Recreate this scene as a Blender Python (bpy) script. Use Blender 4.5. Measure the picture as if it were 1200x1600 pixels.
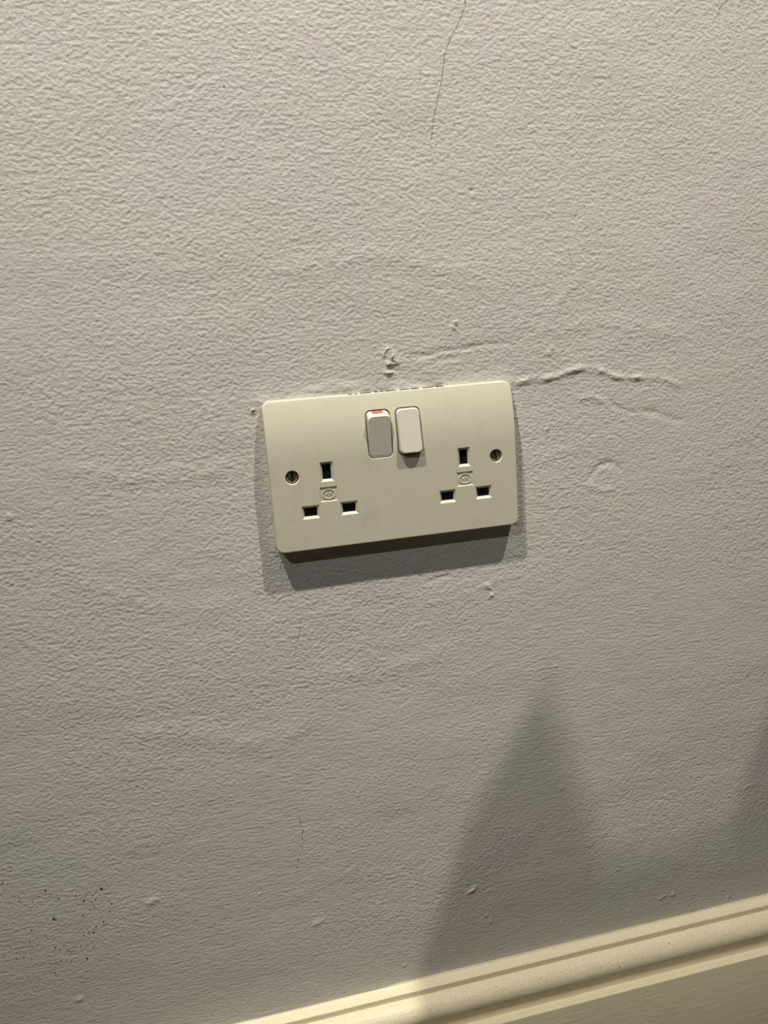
import bpy, bmesh, math, random
import numpy as np
from mathutils import Vector, Matrix

for o in list(bpy.data.objects): bpy.data.objects.remove(o)
C = bpy.context.scene.collection
H0 = 0.500                                   # height of the socket centre above the floor (m)
def P(x, y, z): return (x*.001, y*.001, z*.001 + H0)      # mm from the socket centre -> metres in the room

# ------------------------------------------------------------------ camera
cd = bpy.data.cameras.new('camera'); cam = bpy.data.objects.new('camera', cd); C.objects.link(cam)
Rr = Vector((0.974053160, -0.214041938, -0.073528832))
Rd = Vector((-0.115884553, -0.192629896, -0.974404687))
Rf = Vector((0.194399617, 0.957642821, -0.212435913))
M = Matrix((Rr, -Rd, -Rf)).transposed().to_4x4(); M.translation = Vector(P(-96.096, -435.006, 68.862))
cam.matrix_world = M
cd.sensor_fit = 'HORIZONTAL'; cd.sensor_width = 36; cd.lens = 36; cd.clip_start = .01
bpy.context.scene.camera = cam

# ------------------------------------------------------------------ light
w = bpy.data.worlds.new('world'); bpy.context.scene.world = w; w.use_nodes = True
w.node_tree.nodes['Background'].inputs[0].default_value = (.9, .92, 1, 1)
w.node_tree.nodes['Background'].inputs[1].default_value = .004
vs = bpy.context.scene.view_settings
vs.view_transform = 'Standard'; vs.look = 'None'; vs.gamma = 1; vs.use_curve_mapping = False
vs.exposure = 0.0
# adjustable downlights: position, power, colour, the point of the wall each is tilted at, beam width
LAMPS = [((590, -605, 1792), 148, (1, .955, .83), (60, 0, 580), 44),
         ((-530, -605, 1792), 148, (1, .955, .83), (-60, 0, 580), 44),
         ((-1230, -1640, 1792), 108, (1, .985, .95), (-60, 0, 740), 51)]
for loc, pw, col, aim, ang in LAMPS:
    l = bpy.data.lights.new('downlight_beam', 'SPOT'); l.energy = pw; l.color = col
    l.spot_size = math.radians(ang); l.spot_blend = 1; l.shadow_soft_size = .021
    lo = bpy.data.objects.new('downlight_beam', l); C.objects.link(lo); lo.location = P(*loc)
    lo.rotation_euler = (Vector(aim)-Vector(loc)).to_track_quat('-Z', 'Y').to_euler()

# ------------------------------------------------------------------ helpers
def tag(o, label=None, cat=None, group=None, kind=None):
    if label: o['label'] = label
    if cat: o['category'] = cat
    if group: o['group'] = group
    if kind: o['kind'] = kind
    return o
def link(name, me, mat=None, parent=None):
    o = bpy.data.objects.new(name, me); C.objects.link(o)
    if mat and not me.materials: me.materials.append(mat)
    if parent: o.parent = parent; 
    return o
def from_bm(name, bm, mat, parent=None, smooth=None):
    me = bpy.data.meshes.new(name); bmesh.ops.recalc_face_normals(bm, faces=bm.faces); bm.to_mesh(me); bm.free()
    if smooth is not None:
        me.polygons.foreach_set('use_smooth', [True]*len(me.polygons)); me.set_sharp_from_angle(angle=math.radians(smooth))
    return link(name, me, mat, parent)
def empty(name, loc):
    o = bpy.data.objects.new(name, None); C.objects.link(o); o.location = loc; o.empty_display_size = .05
    return o
def box(bm, a, b):
    x0, y0, z0 = a; x1, y1, z1 = b
    v = [bm.verts.new(p) for p in ((x0,y0,z0),(x1,y0,z0),(x1,y1,z0),(x0,y1,z0),(x0,y0,z1),(x1,y0,z1),(x1,y1,z1),(x0,y1,z1))]
    for f in ((0,3,2,1),(4,5,6,7),(0,1,5,4),(1,2,6,5),(2,3,7,6),(3,0,4,7)): bm.faces.new([v[i] for i in f])
def loft(bm, loops, caps=True):
    rows = [[bm.verts.new(p) for p in lp] for lp in loops]; n = len(rows[0])
    for a, b in zip(rows, rows[1:]):
        for i in range(n): bm.faces.new((a[i], a[(i+1) % n], b[(i+1) % n], b[i]))
    if caps: bm.faces.new(list(reversed(rows[0]))); bm.faces.new(rows[-1])
    return rows
def rrect(x0, x1, z0, z1, r, n=6):
    out = []
    for cx, cz, a0 in ((x1-r, z1-r, 0), (x0+r, z1-r, 90), (x0+r, z0+r, 180), (x1-r, z0+r, 270)):
        for k in range(n+1):
            a = math.radians(a0+90*k/n); out.append((cx+r*math.cos(a), cz+r*math.sin(a)))
    return out

# ------------------------------------------------------------------ materials
def mat(name, col, rough=.6, spec=.5, metal=0):
    m = bpy.data.materials.new(name); m.use_nodes = True; b = m.node_tree.nodes['Principled BSDF']
    b.inputs['Base Color'].default_value = (*col, 1); b.inputs['Roughness'].default_value = rough
    b.inputs['Specular IOR Level'].default_value = spec; b.inputs['Metallic'].default_value = metal
    return m, m.node_tree, b
def noise(nt, vec, scale, detail=2, rough=.5, dist=0):
    n = nt.nodes.new('ShaderNodeTexNoise'); n.inputs['Scale'].default_value = scale; n.inputs['Detail'].default_value = detail
    n.inputs['Roughness'].default_value = rough; n.inputs['Distortion'].default_value = dist
    nt.links.new(vec, n.inputs['Vector']); return n.outputs['Fac']
def coords(nt, s=(1,1,1), rot=(0,0,0)):
    t = nt.nodes.new('ShaderNodeTexCoord'); m = nt.nodes.new('ShaderNodeMapping'); m.inputs['Scale'].default_value = s; m.inputs['Rotation'].default_value = rot
    nt.links.new(t.outputs['Object'], m.inputs[0]); return m.outputs[0]
def math_(nt, op, a, b):
    n = nt.nodes.new('ShaderNodeMath'); n.operation = op
    for i, v in enumerate((a, b)):
        if isinstance(v, (int, float)): n.inputs[i].default_value = v
        else: nt.links.new(v, n.inputs[i])
    return n.outputs[0]
def ramp(nt, fac, stops):
    n = nt.nodes.new('ShaderNodeValToRGB'); e = n.color_ramp.elements
    while len(e) < len(stops): e.new(.5)
    for k, (p, c) in enumerate(stops): e[k].position = p; e[k].color = (*c, 1)
    nt.links.new(fac, n.inputs[0]); return n.outputs[0]
def mix(nt, fac, a, b, mode='MIX'):
    n = nt.nodes.new('ShaderNodeMix'); n.data_type = 'RGBA'; n.blend_type = mode
    for s, v in ((0, fac), (6, a), (7, b)):
        if isinstance(v, (int, float)): n.inputs[s].default_value = v
        elif isinstance(v, tuple): n.inputs[s].default_value = (*v, 1)
        else: nt.links.new(v, n.inputs[s])
    return n.outputs[2]
def bump(nt, h, bsdf, dist, strength=1):
    n = nt.nodes.new('ShaderNodeBump'); n.inputs['Distance'].default_value = dist; n.inputs['Strength'].default_value = strength
    nt.links.new(h, n.inputs['Height']); nt.links.new(n.outputs[0], bsdf.inputs['Normal'])

WALL = (.583, .556, .515)
m_wall, nt, b = mat('wall_paint', WALL, .62, .35)
v = coords(nt, (1, 1, 1.35)); vb = coords(nt, (.4, 1, 1.7), (0, .05, 0)); vl = coords(nt)
peel = noise(nt, v, 430, 2, .5, 0)
peel2 = noise(nt, v, 215, 1, .5, 0)
brush = noise(nt, vb, 350, 3, .5, 0)
sep = nt.nodes.new('ShaderNodeSeparateXYZ'); nt.links.new(vl, sep.inputs[0])
mask = ramp(nt, math_(nt, 'SUBTRACT', noise(nt, vl, 7, 2), math_(nt, 'MULTIPLY', math_(nt, 'SUBTRACT', sep.outputs[2], .42), .45)), [(.47, (0,0,0)), (.66, (1,1,1))])
h = math_(nt, 'ADD', math_(nt, 'MULTIPLY', peel, .62), math_(nt, 'MULTIPLY', peel2, .55))
mh = nt.nodes.new('ShaderNodeMix'); nt.links.new(mask, mh.inputs[0]); nt.links.new(h, mh.inputs[2])
nt.links.new(math_(nt, 'ADD', math_(nt, 'MULTIPLY', brush, .6), math_(nt, 'MULTIPLY', peel, .42)), mh.inputs[3])
bump(nt, mh.outputs[0], b, .00062)
tint = ramp(nt, noise(nt, vl, 11, 3, .55), [(.40, (.575, .559, .511)), (.52, (.583, .556, .515)), (.60, (.593, .551, .526))])
nt.links.new(tint, b.inputs['Base Color'])

m_skirt, nt, b = mat('skirting_gloss_paint', (.76, .68, .50), .42, .5)
v = coords(nt); vx = coords(nt, (.12, 1, 1))
grime = ramp(nt, noise(nt, v, 1100, 4, .7), [(.34, (.54, .45, .29)), (.47, (.82, .74, .535))])
big = ramp(nt, noise(nt, v, 22, 3), [(.35, (.80, .72, .525)), (.65, (.85, .775, .58))])
nt.links.new(mix(nt, .35, grime, big), b.inputs['Base Color'])
bump(nt, math_(nt, 'ADD', noise(nt, vx, 420, 3), math_(nt, 'MULTIPLY', noise(nt, v, 700, 3), .5)), b, .00022)

PL = (.60, .56, .45)
m_plate, nt, b = mat('aged_white_plastic', PL, .5, .4)
v = coords(nt)
sm = ramp(nt, noise(nt, v, 75, 5, .7, .6), [(.26, (.555, .515, .40)), (.43, PL), (.7, (.61, .572, .462))])
nt.links.new(sm, b.inputs['Base Color'])
rr = nt.nodes.new('ShaderNodeMapRange'); rr.inputs[3].default_value = .42; rr.inputs[4].default_value = .6
nt.links.new(noise(nt, v, 40, 3), rr.inputs[0]); nt.links.new(rr.outputs[0], b.inputs['Roughness'])
bump(nt, noise(nt, v, 1500, 2), b, .00002)
m_rocker, nt, b = mat('rocker_plastic', (.64, .595, .52), .45, .45)
bump(nt, noise(nt, coords(nt), 900, 2), b, .00002)
m_red, nt, b = mat('red_indicator_paint', (.62, .07, .05), .5)
m_black, nt, b = mat('cavity_shade', (.004, .004, .005), .8, .1)  # near-black colour paints the shade in the earth slots and rocker gaps
m_shutter, nt, b = mat('dark_shutter_plastic', (.006, .006, .008), .5, .3)
m_grime, nt, b = mat('grime', (.05, .042, .033), .9, .1)  # dirt specks, also the slivers that paint shade in the gap above the plate
m_spot, nt, b = mat('dark_speck', (.035, .032, .028), .9, .1)
m_chip, nt, b = mat('plaster_chip', (.78, .75, .68), .7, .2)
m_crack, nt, b = mat('hairline_dark', (.10, .095, .085), .9, .1)
m_screw, nt, b = mat('tarnished_nickel', (.42, .38, .31), .38, .5, 1)
nt.links.new(ramp(nt, noise(nt, coords(nt), 700, 3), [(.35, (.14, .12, .09)), (.6, (.50, .46, .39))]), b.inputs['Base Color'])
m_floor, nt, b = mat('oak_floor', (.11, .06, .03), .45)
nt.links.new(ramp(nt, noise(nt, coords(nt, (1, 12, 1)), 9, 4), [(.3, (.085, .045, .02)), (.7, (.135, .075, .036))]), b.inputs['Base Color'])
m_ceil, nt, b = mat('ceiling_paint', (.45, .44, .42), .8, .2)
bump(nt, noise(nt, coords(nt), 60, 3), b, .0008)
m_room, nt, b = mat('room_wall_paint', (.10, .098, .095), .8, .2)
bump(nt, noise(nt, coords(nt), 200, 3), b, .0006)
m_white, nt, b = mat('white_trim_metal', (.8, .8, .78), .35)
m_lamp, nt, b = mat('lamp_lens', (1, .9, .75), .5)
b.inputs['Emission Color'].default_value = (1, .86, .68, 1); b.inputs['Emission Strength'].default_value = 6
m_pot, nt, b = mat('stone_grey_trough', (.30, .30, .29), .7)
bump(nt, noise(nt, coords(nt), 120, 4), b, .0008)
m_soil, nt, b = mat('potting_soil', (.05, .033, .02), .95)
bump(nt, noise(nt, coords(nt), 150, 4), b, .006)
m_leaf, nt, b = mat('caster_leaf_green', (.12, .20, .11), .45)  # leaves of the made-up plant added for its shadow
nt.links.new(ramp(nt, noise(nt, coords(nt, (3, 1, .4)), 30, 3), [(.3, (.07, .14, .07)), (.7, (.19, .28, .16))]), b.inputs['Base Color'])

# ------------------------------------------------------------------ wall_back: relief mesh
rng = np.random.RandomState(7)
def axis(lo, a, b_, hi, step):
    left = np.linspace(lo, a, 6)[:-1] if lo < a-1 else np.array([])
    right = np.linspace(b_, hi, 6)[1:] if hi > b_+1 else np.array([])
    return np.concatenate([left, np.arange(a, b_+step*.5, step), right])
XS = axis(-2500, -300, 300, 2000, 1.0)
ZS = axis(-500, -357, 270, 1800, 1.0)
X, Z = np.meshgrid(XS, ZS)
def vnoise(X, Z, wx, wz, seed):
    r = np.random.RandomState(seed); G = r.rand(256, 256)*2-1
    u = X/wx+5000.37; t = Z/wz+5000.71; i = np.floor(u).astype(int); j = np.floor(t).astype(int); fu = u-i; ft = t-j
    su = fu*fu*fu*(fu*(fu*6-15)+10); st = ft*ft*ft*(ft*(ft*6-15)+10)
    g = lambda a, c: G[a % 256, c % 256]
    return (g(i,j)*(1-su)+g(i+1,j)*su)*(1-st)+(g(i,j+1)*(1-su)+g(i+1,j+1)*su)*st
Hh = .3*vnoise(X, Z, 95, 70, 5)+.16*vnoise(X, Z, 38, 24, 2)+.06*vnoise(X, Z, 15, 8, 3)
Hh += .035*vnoise(X, Z, 6, 3.2, 4)
def polyline(pts, height, width, groove=False, jitter=.35, fade=True):
    """raised (or sunk) soft line in the paint, painted into the relief"""
    global Hh
    pts = np.array(pts, float); seg = np.diff(pts, axis=0); ln = np.linalg.norm(seg, axis=1); tot = ln.sum(); acc = 0
    xi0, xi1 = np.searchsorted(XS, [pts[:,0].min()-6, pts[:,0].max()+6]); zi0, zi1 = np.searchsorted(ZS, [pts[:,1].min()-6, pts[:,1].max()+6])
    sx, sz = X[zi0:zi1, xi0:xi1], Z[zi0:zi1, xi0:xi1]; best = np.full(sx.shape, 1e9); tt = np.zeros(sx.shape)
    for a, d, l in zip(pts, seg, ln):
        t = np.clip(((sx-a[0])*d[0]+(sz-a[1])*d[1])/(l*l), 0, 1); ds = np.hypot(sx-a[0]-t*d[0], sz-a[1]-t*d[1])
        k = ds < best; best[k] = ds[k]; tt[k] = (acc+t[k]*l)/tot; acc += l
    amp = height*(1-jitter+jitter*vnoise(sx, sz, 5, 5, 9))
    if fade: amp = amp*np.clip(np.minimum(tt, 1-tt)*6+.25, 0, 1)
    Hh[zi0:zi1, xi0:xi1] += (-1 if groove else 1)*amp*np.exp(-(best/width)**2)
def dab(x, z, height, r, rx=1.0):
    global Hh
    Hh += height*np.exp(-(((X-x)/(r*rx))**2+((Z-z)/r)**2))
polyline([(74,40.5),(82,41.5),(90,42.6),(95.8,41.8),(102,42.4),(108.2,43.8),(118.6,46),(129.1,45.7)], .95, 1.8)
polyline([(129,45),(137.5,42),(142,39.3),(148.2,38.3),(158.9,37.7)], .95, 1.5)
polyline([(150,38),(172,36.3),(181,33),(188,29)], .5, 1.8)
polyline([(118.2,27.3),(126.7,29.3),(135.2,24.6)], .5, 1.5)
polyline([(138,24),(148,18),(158,16)], .5, 1.3, True)
polyline([(158.9,17.4),(169.9,14.8),(181,9.8),(190,7)], .5, 1.8, True)
polyline([(122.8,-23.5),(125.9,-19.8),(130.3,-14.6),(136.8,-13.3),(143.3,-15.2),(146,-20)], .55, 1.6, True)
polyline([(122,-24),(125.8,-27),(132.2,-31),(141,-30)], .45, 1.8)
polyline([(-1.2,62),(-.8,64.7),(1.6,66.7),(4.1,65.8)], .9, .9)
polyline([(4.1,65.8),(4.4,62.3),(3,60.5)], 1.0, .9)
polyline([(4,61),(7,58.4),(4,57.8),(1.7,58.5),(-1,57.5)], .9, .9)
polyline([(1.5,56.3),(4.3,53.2)], .9, .9, True); polyline([(4,52.8),(-1.7,53.3)], .8, .9)
polyline([(12.4,61.3),(23.5,61.1),(27,61.6),(30.1,62.8),(44.8,63.2),(54.6,63.9),(64.4,64.7),(72,64)], .5, 1.2, True)
polyline([(29,58),(36.7,58.3),(45.3,58.8)], .45, 1.2, True)
polyline([(20,52),(30,51.8),(33,54)], .4, 1.4)
polyline([(-50.8,47),(-41,46.8),(-35.4,48.6),(-26.4,47.2),(-17.3,45)], .5, 1.4)
polyline([(-36,51),(-26,49.5),(-14,47)], .35, 1.4)
polyline([(9.9,-68.8),(12.9,-72.1),(17.6,-74),(25,-73),(31.2,-72.2)], .4, 1.1, True)
polyline([(52.7,-81),(56.3,-84.8)], .6, 1.1); polyline([(46,-83),(60,-80),(75,-79)], .3, 1.3)
polyline([(239,-262.9),(243.1,-259.6),(250.4,-259.6)], .4, .9)
polyline([(172,-335.5),(179.7,-333.7)], .6, 1.1)
polyline([(32.9-3,-296.4),(32.9+3,-293)], .6, 1.2, fade=False)
polyline([(42,-299),(46,-297.5)], .35, .9)
polyline([(-74,-294),(-68,-292)], .9, 1.5, fade=False)
polyline([(-173,-254),(-168,-252)], .9, 1.6, fade=False)
for x, z, hh, r in [(42.5,78.5,.8,1.0),(41.2,75.4,.7,.9),(183.8,-334.1,.8,1.1),(225.2,-340.5,.8,1.2),(229.7,-348.1,.8,1.3),(96.9,11.7,.9,.9),(56.6,-88.6,.8,1.1),
                    (42.3,-316.7,.6,1.0),(45.3,-322.5,.7,1.2),(148.7,-339.8,.6,1.1),(96.9,-337.2,.4,1.2),(-211.7,-6.2,.7,1.6),(-221.6,-310.3,.7,1.6),(98.9,-142.8,.5,1),(-17.2,-340.7,.7,1.1),(55.9,149.3,-.7,1.1),(56.7,143.9,-.6,1.0),(99,57,.6,1.2),(101,59.5,.6,1.0),
                    (-77.5,38.8,1.0,.9),(97,-143,.4,1),(120,-280,.4,1.5),(100,-232,.4,1.3)]:
    dab(x, z, hh, r)
# broad filler patches left by the plasterer
polyline([(-190,20),(-150,8),(-110,6),(-84,10)], .35, 5); polyline([(-190,-40),(-160,-60),(-120,-72),(-90,-70)], .25, 6)
polyline([(-175,-140),(-130,-150),(-90,-165),(-60,-150)], .35, 7); polyline([(-60,-120),(-20,-128),(30,-120)], .3, 6)
polyline([(-60,110),(0,118),(60,104)], .3, 6); polyline([(90,70),(140,72),(190,60)], .3, 5)
polyline([(100,75),(110,92),(122,98)], .3, 3)
# paint built up against the socket edge, and the open crack above it
dx = np.maximum(np.abs(X)-73, 0); dz = np.maximum(np.abs(Z)-43, 0); dd = np.hypot(dx, dz)
near = (dd < 14)
lip = (.55+.45*vnoise(X, Z, 7, 7, 21))
top = (Z > 40)
Hh += np.where(near, lip*np.where(top, .55*np.exp(-(dd/1.5)**2), .7*np.exp(-((dd-.8)/.9)**2)), 0)
Hh += np.where(near & top, .35*np.exp(-((dd-2.5)/3.0)**2)*(.6+.6*vnoise(X, Z, 14, 3, 24)), 0)
gap = top & (X > -33) & (X < 33) & (dd < 2.6)
Hh -= np.where(gap, 1.0*np.clip(.45+.7*vnoise(X, Z, 8, 40, 22), 0, 1)*np.exp(-(dd/1.1)**2), 0)
inside = (dd <= 0) & (np.abs(X) < 71.5) & (np.abs(Z) < 41.5)
Hh = np.where(inside, -1.0, Hh)
# keep the far, coarse part of the wall calm, and meet the skirting cleanly
e = np.clip(np.minimum(np.minimum(X+300, 300-X), np.minimum(Z+380, 270-Z))/14, 0, 1); Hh *= e
Hh *= np.clip((Z+357)/5, .15, 1)
co = np.stack([X*.001, -Hh*.001, Z*.001+H0], -1).reshape(-1, 3)
nx, nz = len(XS), len(ZS)
idx = np.arange(nx*nz).reshape(nz, nx)
q = np.stack([idx[:-1,:-1], idx[:-1,1:], idx[1:,1:], idx[1:,:-1]], -1).reshape(-1, 4)
me = bpy.data.meshes.new('wall_back'); me.vertices.add(len(co)); me.vertices.foreach_set('co', co.ravel().astype(np.float32))
me.loops.add(q.size); me.loops.foreach_set('vertex_index', q.ravel().astype(np.int32))
me.polygons.add(len(q)); me.polygons.foreach_set('loop_start', np.arange(0, q.size, 4, dtype=np.int32))
me.polygons.foreach_set('use_smooth', np.ones(len(q), bool)); me.update(calc_edges=True); me.validate()
wall = tag(link('wall_back', me, m_wall), 'grey-white painted plaster wall with a fine stippled brushed surface and hairline cracks', kind='structure')
def wall_y(x, z):                                   # height of the relief, mm
    i = min(max(np.searchsorted(XS, x), 1), nx-1); j = min(max(np.searchsorted(ZS, z), 1), nz-1); return float(Hh[j, i])

# ------------------------------------------------------------------ rest of the room shell
def shell(name, a, b_, m):
    bm = bmesh.new(); box(bm, P(*a), P(*b_)); return tag(from_bm(name, bm, m), kind='structure')
shell('floor', (-2500, -3500, -530), (2000, 0, -500), m_floor)
shell('ceiling', (-2500, -3500, 1800), (2000, 0, 1830), m_ceil)
shell('wall_left', (-2530, -3500, -500), (-2500, 0, 1800), m_room)
shell('wall_right', (2000, -3500, -500), (2030, 0, 1800), m_room)
shell('wall_front', (-2500, -3530, -500), (2000, -3500, 1800), m_room)

# skirting board: moulded top, torus, lower ledge and flat face
prof = [(0, -353.4), (.25, -354.3), (.8, -355.0), (1.8, -355.35), (7.0, -355.6), (7.5, -355.75), (7.8, -356.1), (7.85, -356.6), (7.7, -360.0)]
for k in range(0, 22):
    a = math.radians(90-k*7.2); prof.append((7.9+10.4*math.cos(a) if k else 7.9, -369.4+9.2*math.sin(a)))
prof = [p_ for p_ in prof if not (p_[0] < 16.2 and p_[1] < -375)]
prof += [(16.2, -378.2), (16.2, -382.3), (16.4, -382.6), (22.0, -382.8), (22.5, -383.0), (22.7, -383.5), (22.7, -500), (0, -500)]
bm = bmesh.new(); xs = [-2500] + [-300+ k*6 for k in range(101)] + [2000]
random.seed(3)
rows = []
for x in xs:
    wob = .12*math.sin(x*.031)+.08*math.sin(x*.083+1)+random.uniform(-.035, .035)
    rows.append([bm.verts.new(P(x, -(d+(wob if .1 < d < 20 else 0)), z+(wob*.5 if -376 < z < -354 else 0))) for d, z in prof])
for a, c in zip(rows, rows[1:]):
    for i in range(len(prof)-1): bm.faces.new((a[i], a[i+1], c[i+1], c[i]))
bm.faces.new(rows[0]); bm.faces.new(list(reversed(rows[-1])))
skirt = tag(from_bm('baseboard_back', bm, m_skirt, None, 38), 'cream glossy moulded skirting board running along the foot of the wall', kind='structure')

# ------------------------------------------------------------------ marks on the wall
def blob(bm, x, y, z, r, sq=1.0):
    """small irregular raised speck, squashed against the surface"""
    n = 7; base = [bm.verts.new(P(x+r*random.uniform(.7,1.2)*math.cos(k*2*math.pi/n), y, z+r*sq*random.uniform(.7,1.2)*math.sin(k*2*math.pi/n))) for k in range(n)]
    c = bm.verts.new(P(x, y-.45*r, z)); b2 = bm.verts.new(P(x, y+.5, z))
    for k in range(n): bm.faces.new((base[k], base[(k+1) % n], c)); bm.faces.new((base[(k+1) % n], base[k], b2))
random.seed(11)
SP = [(-245.3,-213.8,3),(-245,-211.7,2),(-250.9,-221,3),(-250,-218.8,2),(-246.1,-230.5,2),(-243.7,-231.9,3),(-243.6,-234.4,3),(-228.7,-231,5),(-223,-235.1,3),(-222.5,-237.9,4),(-237,-237,3),(-212.7,-238.2,3),(-210.5,-238.7,2),(-206.8,-239.1,3),(-210.6,-241.1,2),(-209,-242.9,5),(-204.7,-244.9,3),(-202.3,-243.8,4),(-203.8,-248.2,3),(-198,-237.2,7),(-193.9,-248.7,5),(-201.7,-238.8,2),(-191,-242.7,2),(-195.6,-253.5,3),(-201.4,-251.4,2),(-211.3,-252.3,3),(-210.2,-254,2),(-227.3,-250.8,7),(-226.1,-251.7,4),(-249.9,-247.8,3),(-240.4,-255.5,4),(-200.1,-259.9,4),(-204.7,-262.1,4),(-209.2,-264.6,4),(-206.7,-265.5,5),(-212.6,-266,3),(-208.9,-266.9,3),(-199.9,-266.1,2),(-202.2,-270,2),(-232.8,-262.2,2),(-242.6,-263.2,3),(-239.1,-266.1,2),(-241.9,-266.4,3),(-229.3,-270.1,4),(-218.9,-272.9,3),(-215.2,-273.1,3),(-211.2,-273.3,2),(-208,-276.2,4),(-227.1,-272.7,2),(-222.3,-274.8,3),(-220.8,-275.8,3),(-249.1,-267.4,2),(-246.5,-270.6,2),(-247.6,-272.6,3),(-251.6,-272.1,3),(-243.5,-274.9,3),(-213,-282.6,6),(-227.9,-280.5,3),(-221.9,-281.9,3),(-230.7,-281.1,2),(-233.4,-281.1,2),(-234.6,-280.5,2),(-236.9,-280.1,2),(-238.9,-280.3,2),(-241.4,-278.7,3),(-243.7,-279.9,2),(-246.9,-279,2),(-231.5,-283.4,2),(-232.1,-287.9,3),(-238.5,-192.3,3),(-257.4,-267.6,2),(-253.5,-264,2)]
SP += [(133.2,224.7,2),(175.9,225.1,2),(138.5,184.1,2),(123.8,138.4,3),(-74.3,203.4,3),(-111.1,132.5,3),(36.9,173.7,3),(-22.5,-81.3,2),(-35.5,-81.4,2),(-37,-76.4,2),(135.9,225.6,2),(58,169.9,2),(56.2,143.2,5),(97.2,11.0,3),(-77,38.2,3),(-31,-58,2)]
bm = bmesh.new()
for x, z, s in SP: blob(bm, x, -wall_y(x, z)-.08, z, .12*s+.06, random.uniform(.6, 1))
for _ in range(90):
    x = random.gauss(-222, 20); z = random.gauss(-262, 20); blob(bm, x, -wall_y(x, z)-.05, z, random.uniform(.1, .22), .8)
tag(from_bm('dark_speck', bm, m_spot, wall), kind='stuff')
bm = bmesh.new()
for x, z, r in [(-77.8,39,.9),(96.8,12.2,.7),(-106.5,-263.4,.8),(77.4,-122.8,.5),(56.6,-88.2,.8),(42.6,78.8,.6),(-198,-70,.4),(37,65,.5)]:
    blob(bm, x, -wall_y(x, z)-.1, z, r, .8)
tag(from_bm('plaster_chip', bm, m_chip, wall), kind='stuff')

def hair(bm, pts, r=.16, step=.9, lift=.09):
    """thin dark crack line lying on the relief"""
    out = []
    for (x0, z0), (x1, z1) in zip(pts, pts[1:]):
        n = max(1, int(math.hypot(x1-x0, z1-z0)/step))
        for k in range(n): out.append((x0+(x1-x0)*k/n+random.uniform(-.26,.26), z0+(z1-z0)*k/n+random.uniform(-.1,.1)))
    out.append(pts[-1]); n = len(out); prev = None
    for k, (x, z) in enumerate(out):
        a = out[max(k-1,0)]; c = out[min(k+1,n-1)]; d = math.hypot(c[0]-a[0], c[1]-a[1]) or 1; tx, tz = (c[0]-a[0])/d, (c[1]-a[1])/d
        rr_ = r*random.choice((.25, .6, .9, 1.2, 1.3))*(.5 if k in (0, n-1) else 1); y = -wall_y(x, z)
        ring = [bm.verts.new(P(x-tz*rr_, y-.02, z+tx*rr_)), bm.verts.new(P(x, y-lift, z)), bm.verts.new(P(x+tz*rr_, y-.02, z-tx*rr_)), bm.verts.new(P(x, y+.35, z))]
        if prev:
            for i in range(4): bm.faces.new((prev[i], prev[(i+1)%4], ring[(i+1)%4], ring[i]))
        else: bm.faces.new(ring)
        prev = ring
    bm.faces.new(list(reversed(prev)))
K = [([(57.2,246),(57,241),(55,237.7),(51.9,232.2),(48.7,227.5),(45.9,222.2),(43.8,216.6),(43.2,211.9),(41.7,205.6),(39.9,199.3),(38.1,193),(36.3,187.6),(35.2,181.8),(34.1,175.4)], .15),
     ([(34,173.4),(33.8,171.5)], .13), ([(33.3,169.5),(33.2,167.6)], .13), ([(33.8,165.6),(34.5,163.9)], .15),
     ([(30.8,219.7),(30.6,216.6)], .09), ([(30.7,212),(30.1,208.9),(29.9,205.4)], .11),
     ([(216,248.5),(214.7,246.4),(209.9,242.5),(207.9,238.2)], .15), ([(-62.5,-85.5),(-64.4,-93.2),(-66.3,-101.1),(-69.5,-109.9)], .11),
     ([(-78.6,-202.6),(-78.1,-205.8)], .11), ([(-77,-207),(-76.6,-210.6)], .13), ([(-76.2,-215.2),(-76.1,-221.6)], .2), ([(-74.7,-224.6),(-76,-228.9),(-76.2,-231.5)], .2),
     ([(-76.5,-234.2),(-76.9,-238.7)], .12), ([(-79.4,-243.7),(-80.6,-247.1)], .2), ([(-81.6,-249.2),(-82.3,-252.2)], .1),
     ([(113.2,115.6),(114.7,110.5),(115.1,106.9),(113.7,102.7)], .08),
     ([(81.5,-12.2),(88,-10),(94.2,-8.4),(106.9,-6.6),(117.5,-5.3),(124,-4.2)], .12), ([(12,61),(23.5,60.6),(30.1,62.3),(44.8,62.7),(58,63.6)], .10)]
bm = bmesh.new()
for pts, r in K: hair(bm, pts, r)
tag(from_bm('hairline_crack', bm, m_crack, wall), kind='stuff')
bm = bmesh.new()
for pts, r in [([(-1.2,62),(-.9,64.5),(1.6,66.7),(3.2,66.6),(4.1,65.2)], .4), ([(4.3,63.5),(4.0,61.5),(3,60.3)], .55), ([(2.8,60.4),(5,59.6),(7,58.2)], .35), ([(5,58.2),(1.7,58.3),(.2,57.2)], .4),
               ([(.6,56.8),(2.2,55.4),(4.3,53)], .4), ([(3.6,52.9),(.5,52.8),(-1.7,53.4)], .45), 
               ([(118.6,27.3),(121,28.6),(123,27.8)], .3), 
               ([(52.7,-80.6),(54.5,-82.3),(56.3,-84.6)], .35), ([(56,-87.5),(57,-89)], .5), ([(42,79),(42.4,77.5)], .5), ([(30.5,-295.6),(35,-293.4)], .55), ([(172.5,-335.4),(178.6,-333.9)], .4), ([(182.8,-334.2),(185,-333.8)], .5), ([(-151,-196),(-149.5,-193)], .25)]:
    hair(bm, pts, r, .8, r*.9)
tag(from_bm('paint_ridge', bm, m_wall, wall, 80), kind='stuff')
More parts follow.
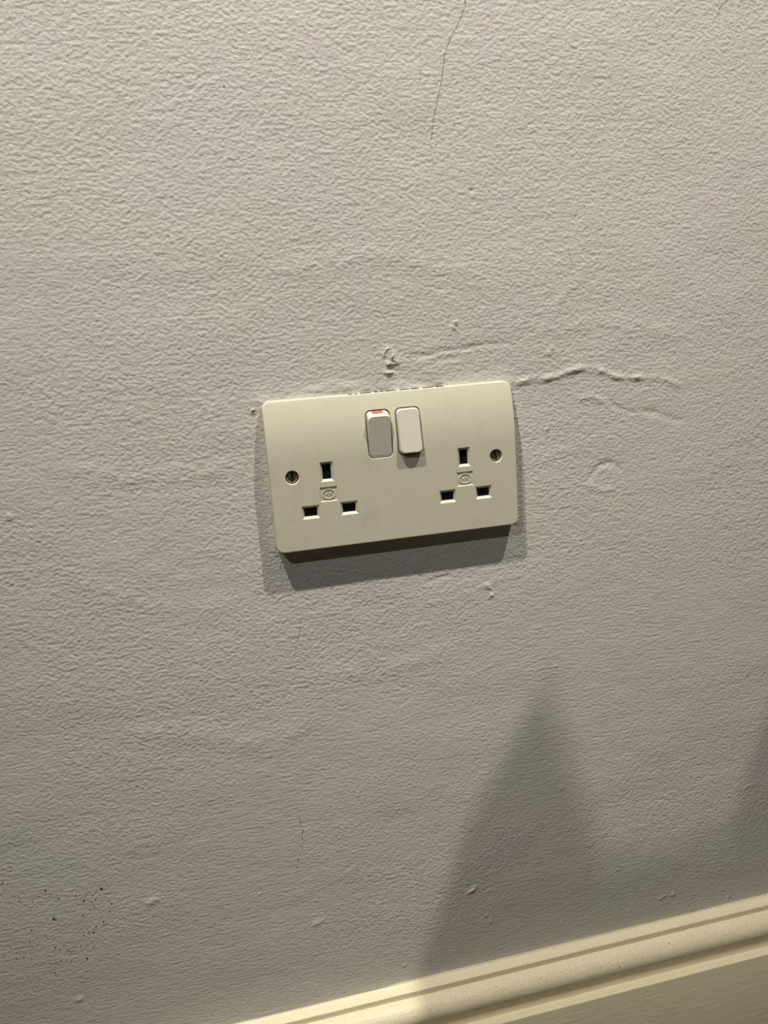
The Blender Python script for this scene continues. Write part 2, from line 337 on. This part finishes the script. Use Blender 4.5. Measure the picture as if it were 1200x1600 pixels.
# specks and scratches on the skirting torus
def torus_y(z):
    t = max(-1, min(1, (z+369.4)/9.9)); return 7.9+10.4*math.sqrt(1-t*t)
bm = bmesh.new()
for x, z, r in [(74.2,-362.5,.5),(131.6,-366.5,.5),(172.4,-361.5,.5),(151,-362.3,.3),(118,-364.4,.3),(216,-364,.35),(60,-366,.3),(190,-367,.3),(100,-370,.25)]:
    blob(bm, x, -torus_y(z)+.05, z, r, .8)
for _ in range(160):
    x, z = random.uniform(-30, 262), -361-abs(random.gauss(0, 5)); blob(bm, x, -torus_y(z)+.05, z, random.uniform(.08, .2), .8)
tag(from_bm('dark_speck', bm, m_grime, skirt), kind='stuff')

# ------------------------------------------------------------------ the double socket
LBL = 'white plastic double wall socket with two rocker switches, mounted slightly proud on the grey wall'
sock = tag(empty('double_wall_socket', P(0, 0, 0)), LBL, 'socket')
S = lambda x, y, z: (x*.001, y*.001, z*.001)          # mm, local to the socket
FR = 8.7
def front(z): return FR-5.5*(max(0, z-7)/36)**2.15

def tmp(bm):
    bmesh.ops.recalc_face_normals(bm, faces=bm.faces); me = bpy.data.meshes.new('t'); bm.to_mesh(me); bm.free()
    o = bpy.data.objects.new('t', me); C.objects.link(o); return o
def boolean(base, cutters, op='DIFFERENCE', bevel=None):
    for c in cutters:
        md = base.modifiers.new('b', 'BOOLEAN'); md.operation = op; md.object = c; md.solver = 'EXACT'
    if bevel:
        bv = base.modifiers.new('v', 'BEVEL'); bv.width = bevel; bv.segments = 3; bv.limit_method = 'ANGLE'; bv.angle_limit = math.radians(35); bv.use_clamp_overlap = True
    bpy.context.view_layer.update(); dg = bpy.context.evaluated_depsgraph_get()
    me = bpy.data.meshes.new_from_object(base.evaluated_get(dg))
    for o in [base]+cutters: bpy.data.objects.remove(o)
    return me
# body: curved profile crossed with a rounded rectangle
zs = [-43] + [7+36*k/14 for k in range(15)]
pr = [(.0, -43)] + [(front(z), z) for z in zs] + [(0, 43)]
bm = bmesh.new(); loft(bm, [[S(x, -d, z) for d, z in pr] for x in (-80, 80)]); A = tmp(bm)
bm = bmesh.new(); ol = rrect(-73, 73, -43.0, 43.0, 4.6, 8); loft(bm, [[S(x, y, z*.9999) for x, z in ol] for y in (5, -20)]); B = tmp(bm)
me = boolean(A, [B], 'INTERSECT', .0009)
body = bpy.data.objects.new('t', me); C.objects.link(body)

SX = 40.6
pins = []
for s in (-1, 1):
    pins += [(s*SX, 1.3, 2.45, 4.3), (s*SX-11.1, -20.9, 3.7, 2.5), (s*SX+11.1, -20.9, 3.7, 2.5)]   # cx, cz, half width, half height
cut = []
for cx, cz, hw, hh in pins:
    bm = bmesh.new(); c = 1.35; d = 1.35
    rc = lambda gx, gz, y: [S(cx+sx_*(hw+gx), y, cz+sz_*(hh+gz)) for sx_, sz_ in ((-1,-1),(1,-1),(1,1),(-1,1))]
    loft(bm, [rc(c+.6, c+.6, -FR-.6), rc(0, 0, -FR+d), rc(0, 0, -FR+d+.5), rc(.8, .8, -FR+d+.55), rc(.8, .8, -2)]); cut.append(tmp(bm))
SW = [(-15.3, -2.0, 6.5, 32.6), (2.1, 15.6, 6.5, 32.6)]
def planeloop(ol, f): return [S(x, -f(z), z) for x, z in ol]
for x0, x1, z0, z1 in SW:
    g = .55; bm = bmesh.new(); o1 = rrect(x0-g, x1+g, z0-g, z1+g, 3.1); o2 = rrect(x0-g-.3, x1+g+.3, z0-g-.3, z1+g+.3, 3.4)
    loft(bm, [[S(x, -2, z) for x, z in o1], planeloop(o1, lambda z: front(z)-.3), planeloop(o2, lambda z: front(z)+.05), planeloop(o2, lambda z: front(z)+3)]); cut.append(tmp(bm))
for s in (-1, 1):
    bm = bmesh.new(); cir = lambda r, y: [S(s*60.3+r*math.cos(k*math.pi/16), y, r*math.sin(k*math.pi/16)) for k in range(32)]
    loft(bm, [cir(3.72, -2), cir(3.72, -FR+.35), cir(4.15, -FR-.05), cir(4.15, -FR-2)]); cut.append(tmp(bm))
    bm = bmesh.new(); rc = lambda g, y: [S(s*SX+sx_*(4.55+g), y, -11.6+sz_*(3.75+g)) for sx_, sz_ in ((-1,-1),(1,-1),(1,1),(-1,1))]
    loft(bm, [rc(0, -FR+.5), rc(.55, -FR-.05), rc(.55, -FR-1)]); cut.append(tmp(bm))
me = boolean(body, cut)
me.materials.clear(); me.materials.append(m_plate); me.name = 'faceplate'
me.polygons.foreach_set('use_smooth', [True]*len(me.polygons)); me.set_sharp_from_angle(angle=math.radians(28))
plate = link('faceplate', me, m_plate, sock)
wn = plate.modifiers.new('w', 'WEIGHTED_NORMAL'); wn.keep_sharp = True; wn.weight = 100

# pin shutters and wells as near-black blocks, the shade of the recesses painted in
for n_, (cx, cz, hw, hh) in enumerate(pins):
    bm = bmesh.new(); y = -FR+1.95
    box(bm, S(cx-hw-.7, y, cz-hh-.7), S(cx+hw+.7, -2.1, cz+hh+.7))
    if hw > hh: box(bm, S(cx-hw+.5, y-.25, cz-hh+.5), S(cx+hw-.5, y, cz-hh+1.1))          # shutter edge seen in the live and neutral slots
    else: box(bm, S(cx-hw+.4, y-.2, cz-hh+.4), S(cx-hw+.9, y, cz+hh-.4))
    from_bm('pin_shutter', bm, m_shutter if hw > hh else m_black, plate)
for x0, x1, z0, z1 in SW:
    bm = bmesh.new(); loft(bm, [[S(x, y, z) for x, z in rrect(x0-.45, x1+.45, z0-.45, z1+.45, 3)] for y in (-2.1, -4.9)]); from_bm('switch_gap_shade', bm, m_black, plate)

# rockers
def rocker(x0, x1, z0, z1, top, bot, label):
    """top/bot: how far (mm) the front of the key stands out at its upper and lower end"""
    bm = bmesh.new(); F = lambda z: bot+(top-bot)*(z-z0)/(z1-z0)
    up = 2.6 if top > bot else .35; dn = .45 if top > bot else 1.0
    base = rrect(x0, x1, z0, z1, 2.7, 8)
    def sh(i, u, d, r): return rrect(x0+i, x1-i, z0+d, z1-u, r, 8)
    lp = [[S(x, -4.0, z) for x, z in base]]
    if top > bot:      # upper end raised: sloping shoulder that catches the light
        lp.append([S(x, -(min(front(z), F(z))-.15-(.55 if z > z1-2.7 else 0)*(z-z1+2.7)/2.7), z) for x, z in base])
        lp.append([(lambda q: S(q[0], -(front(q[1])-.2+(F(q[1])-front(q[1]))*.45), q[1]))((x, z)) for x, z in sh(.16, up*.48, dn*.5, 2.65)])
    else:
        lp.append([S(x, -(min(front(z), F(z))-.25), z) for x, z in base])
        lp.append([S(x, -(F(z)-.75), z) for x, z in sh(.12, .08, dn*.75, 2.65)])
    lp.append([S(x, -(F(z)-.22), z) for x, z in sh(.38, up+.05, dn+.02, 2.5)])
    lp.append([S(x, -(F(z)-.05), z) for x, z in sh(.6, up+.25, dn+.25, 2.3)])
    lp.append([S(x, -F(z), z) for x, z in sh(.9, up+.6, dn+.6, 2.1)])
    loft(bm, lp)
    o = from_bm('rocker_switch', bm, m_rocker, sock, 32)
    wn = o.modifiers.new('w', 'WEIGHTED_NORMAL'); wn.keep_sharp = True
    o['label'] = label; return o
r1 = rocker(*SW[0], 11.9, 8.4, 'left rocker pressed in at the bottom, showing its red mark')
r2 = rocker(*SW[1], 7.75, 12.2, 'right rocker pressed in at the top, no red showing')
# red flag lying on the left rocker's sloping shoulder
bm = bmesh.new()
def fy(z):           # depth of the shoulder at height z
    Ft = 8.4+3.5*(z-6.5)/26.1; za, ya = 32.6, front(32.6)-.7; zb = 32.6-2.6*.48; yb = front(zb)-.2+(8.4+3.5*(zb-6.5)/26.1-front(zb))*.45; zc = 29.95; yc = 8.4+3.5*(zc-6.5)/26.1-.22
    return -(ya+(yb-ya)*(za-z)/(za-zb) if z > zb else yb+(yc-yb)*(zb-z)/(zb-zc))-.10
zt_, zb_ = 32.45, 31.35
v0 = [S(-11.9, fy(zt_), zt_), S(-5.6, fy(zt_), zt_), S(-5.6, fy(zb_), zb_), S(-11.9, fy(zb_), zb_)]
v1 = [(a, c+.0006, d-.0004) for a, c, d in v0]
loft(bm, [v0, v1]); flag = from_bm('on_indicator', bm, m_red, r1); flag['label'] = 'red strip along the top of the left rocker'

# screws
for s, ang in ((-1, 4), (1, -10)):
    bm = bmesh.new(); n = 32; loops = []
    for r, y in ((3.35, -2.2), (3.35, -6.6), (3.2, -6.95), (2.7, -7.25), (2.0, -7.5), (1.2, -7.65), (.5, -7.7)):
        loops.append([S(r*math.cos(k*2*math.pi/n), y, r*math.sin(k*2*math.pi/n)) for k in range(n)])
    loft(bm, loops); hd = tmp(bm)
    bm = bmesh.new(); box(bm, S(-.5, -9, -4), S(.5, -6.2, 4)); ct = tmp(bm)
    me = boolean(hd, [ct]); me.materials.clear(); me.name = 'screw'
    me.polygons.foreach_set('use_smooth', [True]*len(me.polygons)); me.set_sharp_from_angle(angle=math.radians(30))
    o = link('screw', me, m_screw, sock); o.location = S(s*60.3, 0, 0); o.rotation_euler = (0, math.radians(ang), 0)
    o['label'] = 'tarnished slotted metal screw'

# maker's mark: oval ring with the letters MK, raised in a sunk rectangle
def stroke(bm, a, b_, wd, y0, y1):
    d = Vector((b_[0]-a[0], b_[1]-a[1])); d.normalize(); n = Vector((-d.y, d.x))*wd/2
    q_ = [(a[0]+n.x, a[1]+n.y), (a[0]-n.x, a[1]-n.y), (b_[0]-n.x, b_[1]-n.y), (b_[0]+n.x, b_[1]+n.y)]
    loft(bm, [[S(x, y0, z) for x, z in q_], [S(x, y1, z) for x, z in q_]])
for s in (-1, 1):
    bm = bmesh.new(); n = 40; yb, yt = -FR+.55, -FR+.18
    def ell(a, b_, y): return [S(a*math.cos(k*2*math.pi/n), y, b_*math.sin(k*2*math.pi/n)) for k in range(n)]
    rows = loft(bm, [ell(3.95, 2.95, yb), ell(3.85, 2.85, yt), ell(3.55, 2.55, yt), ell(3.45, 2.45, yb)], caps=False)
    for a, b_ in (((-2.5,-1.15),(-2.3,1.2)),((-2.3,1.2),(-1.35,-.5)),((-1.35,-.5),(-.45,1.2)),((-.45,1.2),(-.25,-1.15)),((.55,-1.15),(.55,1.25)),((.6,-.05),(2.2,1.25)),((1.0,.25),(2.4,-1.2))):
        stroke(bm, a, b_, .30, yb, yt+.08)
    o = from_bm('maker_emblem', bm, m_plate, plate); o.location = S(s*SX, 0, -11.6)
# specks of dirt on the plate
random.seed(5); bm = bmesh.new()
def pspeck(x, z, r):
    y = -front(z)-.005; n = 6
    t = bm.verts.new(S(x, y-.06, z)); bs = [bm.verts.new(S(x+r*random.uniform(.7,1.2)*math.cos(k*1.047), y+.03, z+r*random.uniform(.7,1.2)*math.sin(k*1.047))) for k in range(n)]
    for k in range(n): bm.faces.new((bs[k], bs[(k+1)%n], t))
    bm.faces.new(list(reversed(bs)))
for x, z, r in [(-45.6,-12,.32),(-33.6,1.6,.25),(-66.5,-19.7,.3),(-51.7,32,.2),(-42,27,.2),(-35,20,.18),(44.5,-4.8,.22),(-20,14,.15),(30,-28,.2),(55,20,.2),(50,30,.2)]: pspeck(x, z, r)
for _ in range(60):
    cx, cz = random.choice([(25,30),(38,38),(48,37),(45,28),(20,20),(33,20)]); pspeck(cx+random.gauss(0,4), min(41, cz+random.gauss(0,3)), random.uniform(.07,.2))
tag(from_bm('dirt_speck', bm, m_grime, plate), kind='stuff')
# flakes of paint and sealant round the edge of the plate
random.seed(9); bm = bmesh.new()
def flake(x, z, l, a, y=.5):
    a = math.radians(a); dx_, dz_ = math.cos(a)*l/2, math.sin(a)*l/2; wd = random.uniform(.16,.4)
    q_ = [(x-dx_, z-dz_), (x+dz_*wd/l, z-dx_*wd/l-.0), (x+dx_, z+dz_), (x-dz_*wd/l*1.5, z+dx_*wd/l*1.5)]
    h_ = wall_y(x, z)
    loft(bm, [[P(px, -h_+.3, pz) for px, pz in q_], [P(px+random.uniform(-.1,.1), -h_-y*.6*random.uniform(.4,1), pz) for px, pz in q_]])
for x, z, l, a in [(-74.2,-7.5,4,95),(-73.9,-14,1.6,60),(-74,-22,1.6,10),(-74.5,-26,2.2,20),(-73.7,-23,1.6,80),(-73.8,-39,1.6,30),(-73.5,-45.5,2.6,3),(-71.2,-49.5,1.6,30),(-71.8,-52.5,4,68),(-75,38.5,1.0,20),
                   (74.5,-22,1.8,35),(76,-19.5,4.2,20),(74.3,-36.5,2.4,50),(77.5,-34,3,15),(75.5,-41,3.5,25),(76,-5,5,-60),(79,-10,4,-75),(74,8,3,80),(-74.4,20,2.4,85)]:
    flake(x, z, l, a)
for _ in range(26):
    s = random.choice((-1, 1)); flake(s*random.uniform(73.4, 75), random.uniform(-43, 15), random.uniform(.4, 1.3), random.uniform(-40, 90), .35)
tag(from_bm('paint_flake', bm, m_chip, wall), kind='stuff')
# dark slivers paint the shade of the gap where the paint has opened
bm = bmesh.new()
random.seed(4); gaps = []; x = -24
while x < 31:
    l_ = random.uniform(1.2, 7); gaps.append((x, x+l_, 43.0+(x > 0)*.05, random.uniform(.06, .2))); x += l_+random.uniform(.2, 2.4)
for (x0, x1, z_, t_) in gaps:
    n = 8; lo = []; hi = []
    for k in range(n+1):
        x = x0+(x1-x0)*k/n; e_ = .15+.85*math.sin(math.pi*k/n); lo.append((x, z_-.3)); hi.append((x, z_+t_*e_*random.uniform(.6,1.2)))
    ol_ = lo+hi[::-1]; loft(bm, [[P(x, -1.4, z) for x, z in ol_], [P(x, -3.0, z) for x, z in ol_]])
tag(from_bm('paint_gap_shade', bm, m_grime, wall), kind='stuff')

# ------------------------------------------------------------------ ceiling downlights (above the frame)
for k, (loc, pw, col, aim, ang) in enumerate(LAMPS):
    r0 = empty('ceiling_downlight', P(loc[0], loc[1], 1800))
    tag(r0, ['round white ceiling downlight nearest the wall, to the right of the socket', 'round white ceiling downlight nearest the wall, to the left of the socket', 'round white ceiling downlight farther out in the room on the left'][k], 'downlight', 'ceiling downlights')
    bm = bmesh.new(); ring = lambda r, z: [S(r*math.cos(j*math.pi/16), r*math.sin(j*math.pi/16), z) for j in range(32)]
    loft(bm, [ring(46, 0), ring(45, -3), ring(36, -4), ring(33, -1.5), ring(33, 0)], caps=False); from_bm('trim_ring', bm, m_white, r0, 40)
    bm = bmesh.new(); loft(bm, [ring(33, 0), ring(32.5, -1.5), ring(12, -2)]); from_bm('lens', bm, m_lamp, r0, 40)

# ------------------------------------------------------------------ made-up planted trough, out of frame, shaped to cast the peaked wall shadow
pt = tag(empty('shadow_caster', P(330, -215, -500)), 'made-up grey trough of pointed green leaves, added unseen to cast the peaked wall shadow', 'shadow caster')
L = lambda x, y, z: ((x-330)*.001, (y+215)*.001, (z+500)*.001)
bm = bmesh.new(); x0, x1, y0, y1, zt = 163, 620, -290, -155, 238
outer = lambda g, z, f=1: [L(x0-g, y0-g, z), L(x1+g, y0-g, z), L(x1+g, y1+g*.1*f, z), L(x0-g, y1+g*.1*f, z)]
loft(bm, [outer(8, -500), outer(23, 180), outer(17, 203), outer(0, zt), outer(-12, zt, 10), outer(-12, zt-25, 10)])
from_bm('trough', bm, m_pot, pt)
bm = bmesh.new(); box(bm, L(x0+12.5, y0+12.5, zt-60), L(x1-12.5, y1-12.5, zt-18)); from_bm('soil', bm, m_soil, pt)
def leaf(ctr, halfw, y_, bend=0):
    """ctr: list of (x, z) along the midrib, halfw: (left, right) half widths there"""
    bm = bmesh.new(); lp = []
    for k, ((x, z), (wl, wr)) in enumerate(zip(ctr, halfw)):
        t = k/(len(ctr)-1); y = y_-bend*t*t; th = 4.5*(1-t)+.8
        lp.append([L(x-wl, y+2, z), L(x-wl*.5, y-th*.4, z), L(x, y-th, z), L(x+wr*.5, y-th*.4, z), L(x+wr, y+2, z), L(x+wr*.5, y+th*.7+1.5, z), L(x, y+th*.6+1, z), L(x-wl*.5, y+th*.7+1.5, z)])
    loft(bm, lp); from_bm('leaf', bm, m_leaf, pt, 60)
leaf([(211,205),(211,240),(219,285),(218,321),(223,350),(229,378),(230,391)], [(55,57),(56,57),(44,44),(33,33),(19,20),(8,8),(.8,.8)], -172)
leaf([(372,205),(372,240),(374,284),(374,317),(375,350),(376,391),(378,412)], [(56,56),(58,58),(46,46),(36,36),(26,26),(11,11),(.8,.8)], -172)
leaf([(500,205),(505,245),(515,300),(528,350),(540,400)], [(35,35),(40,40),(30,30),(15,15),(.8,.8)], -205, 20)
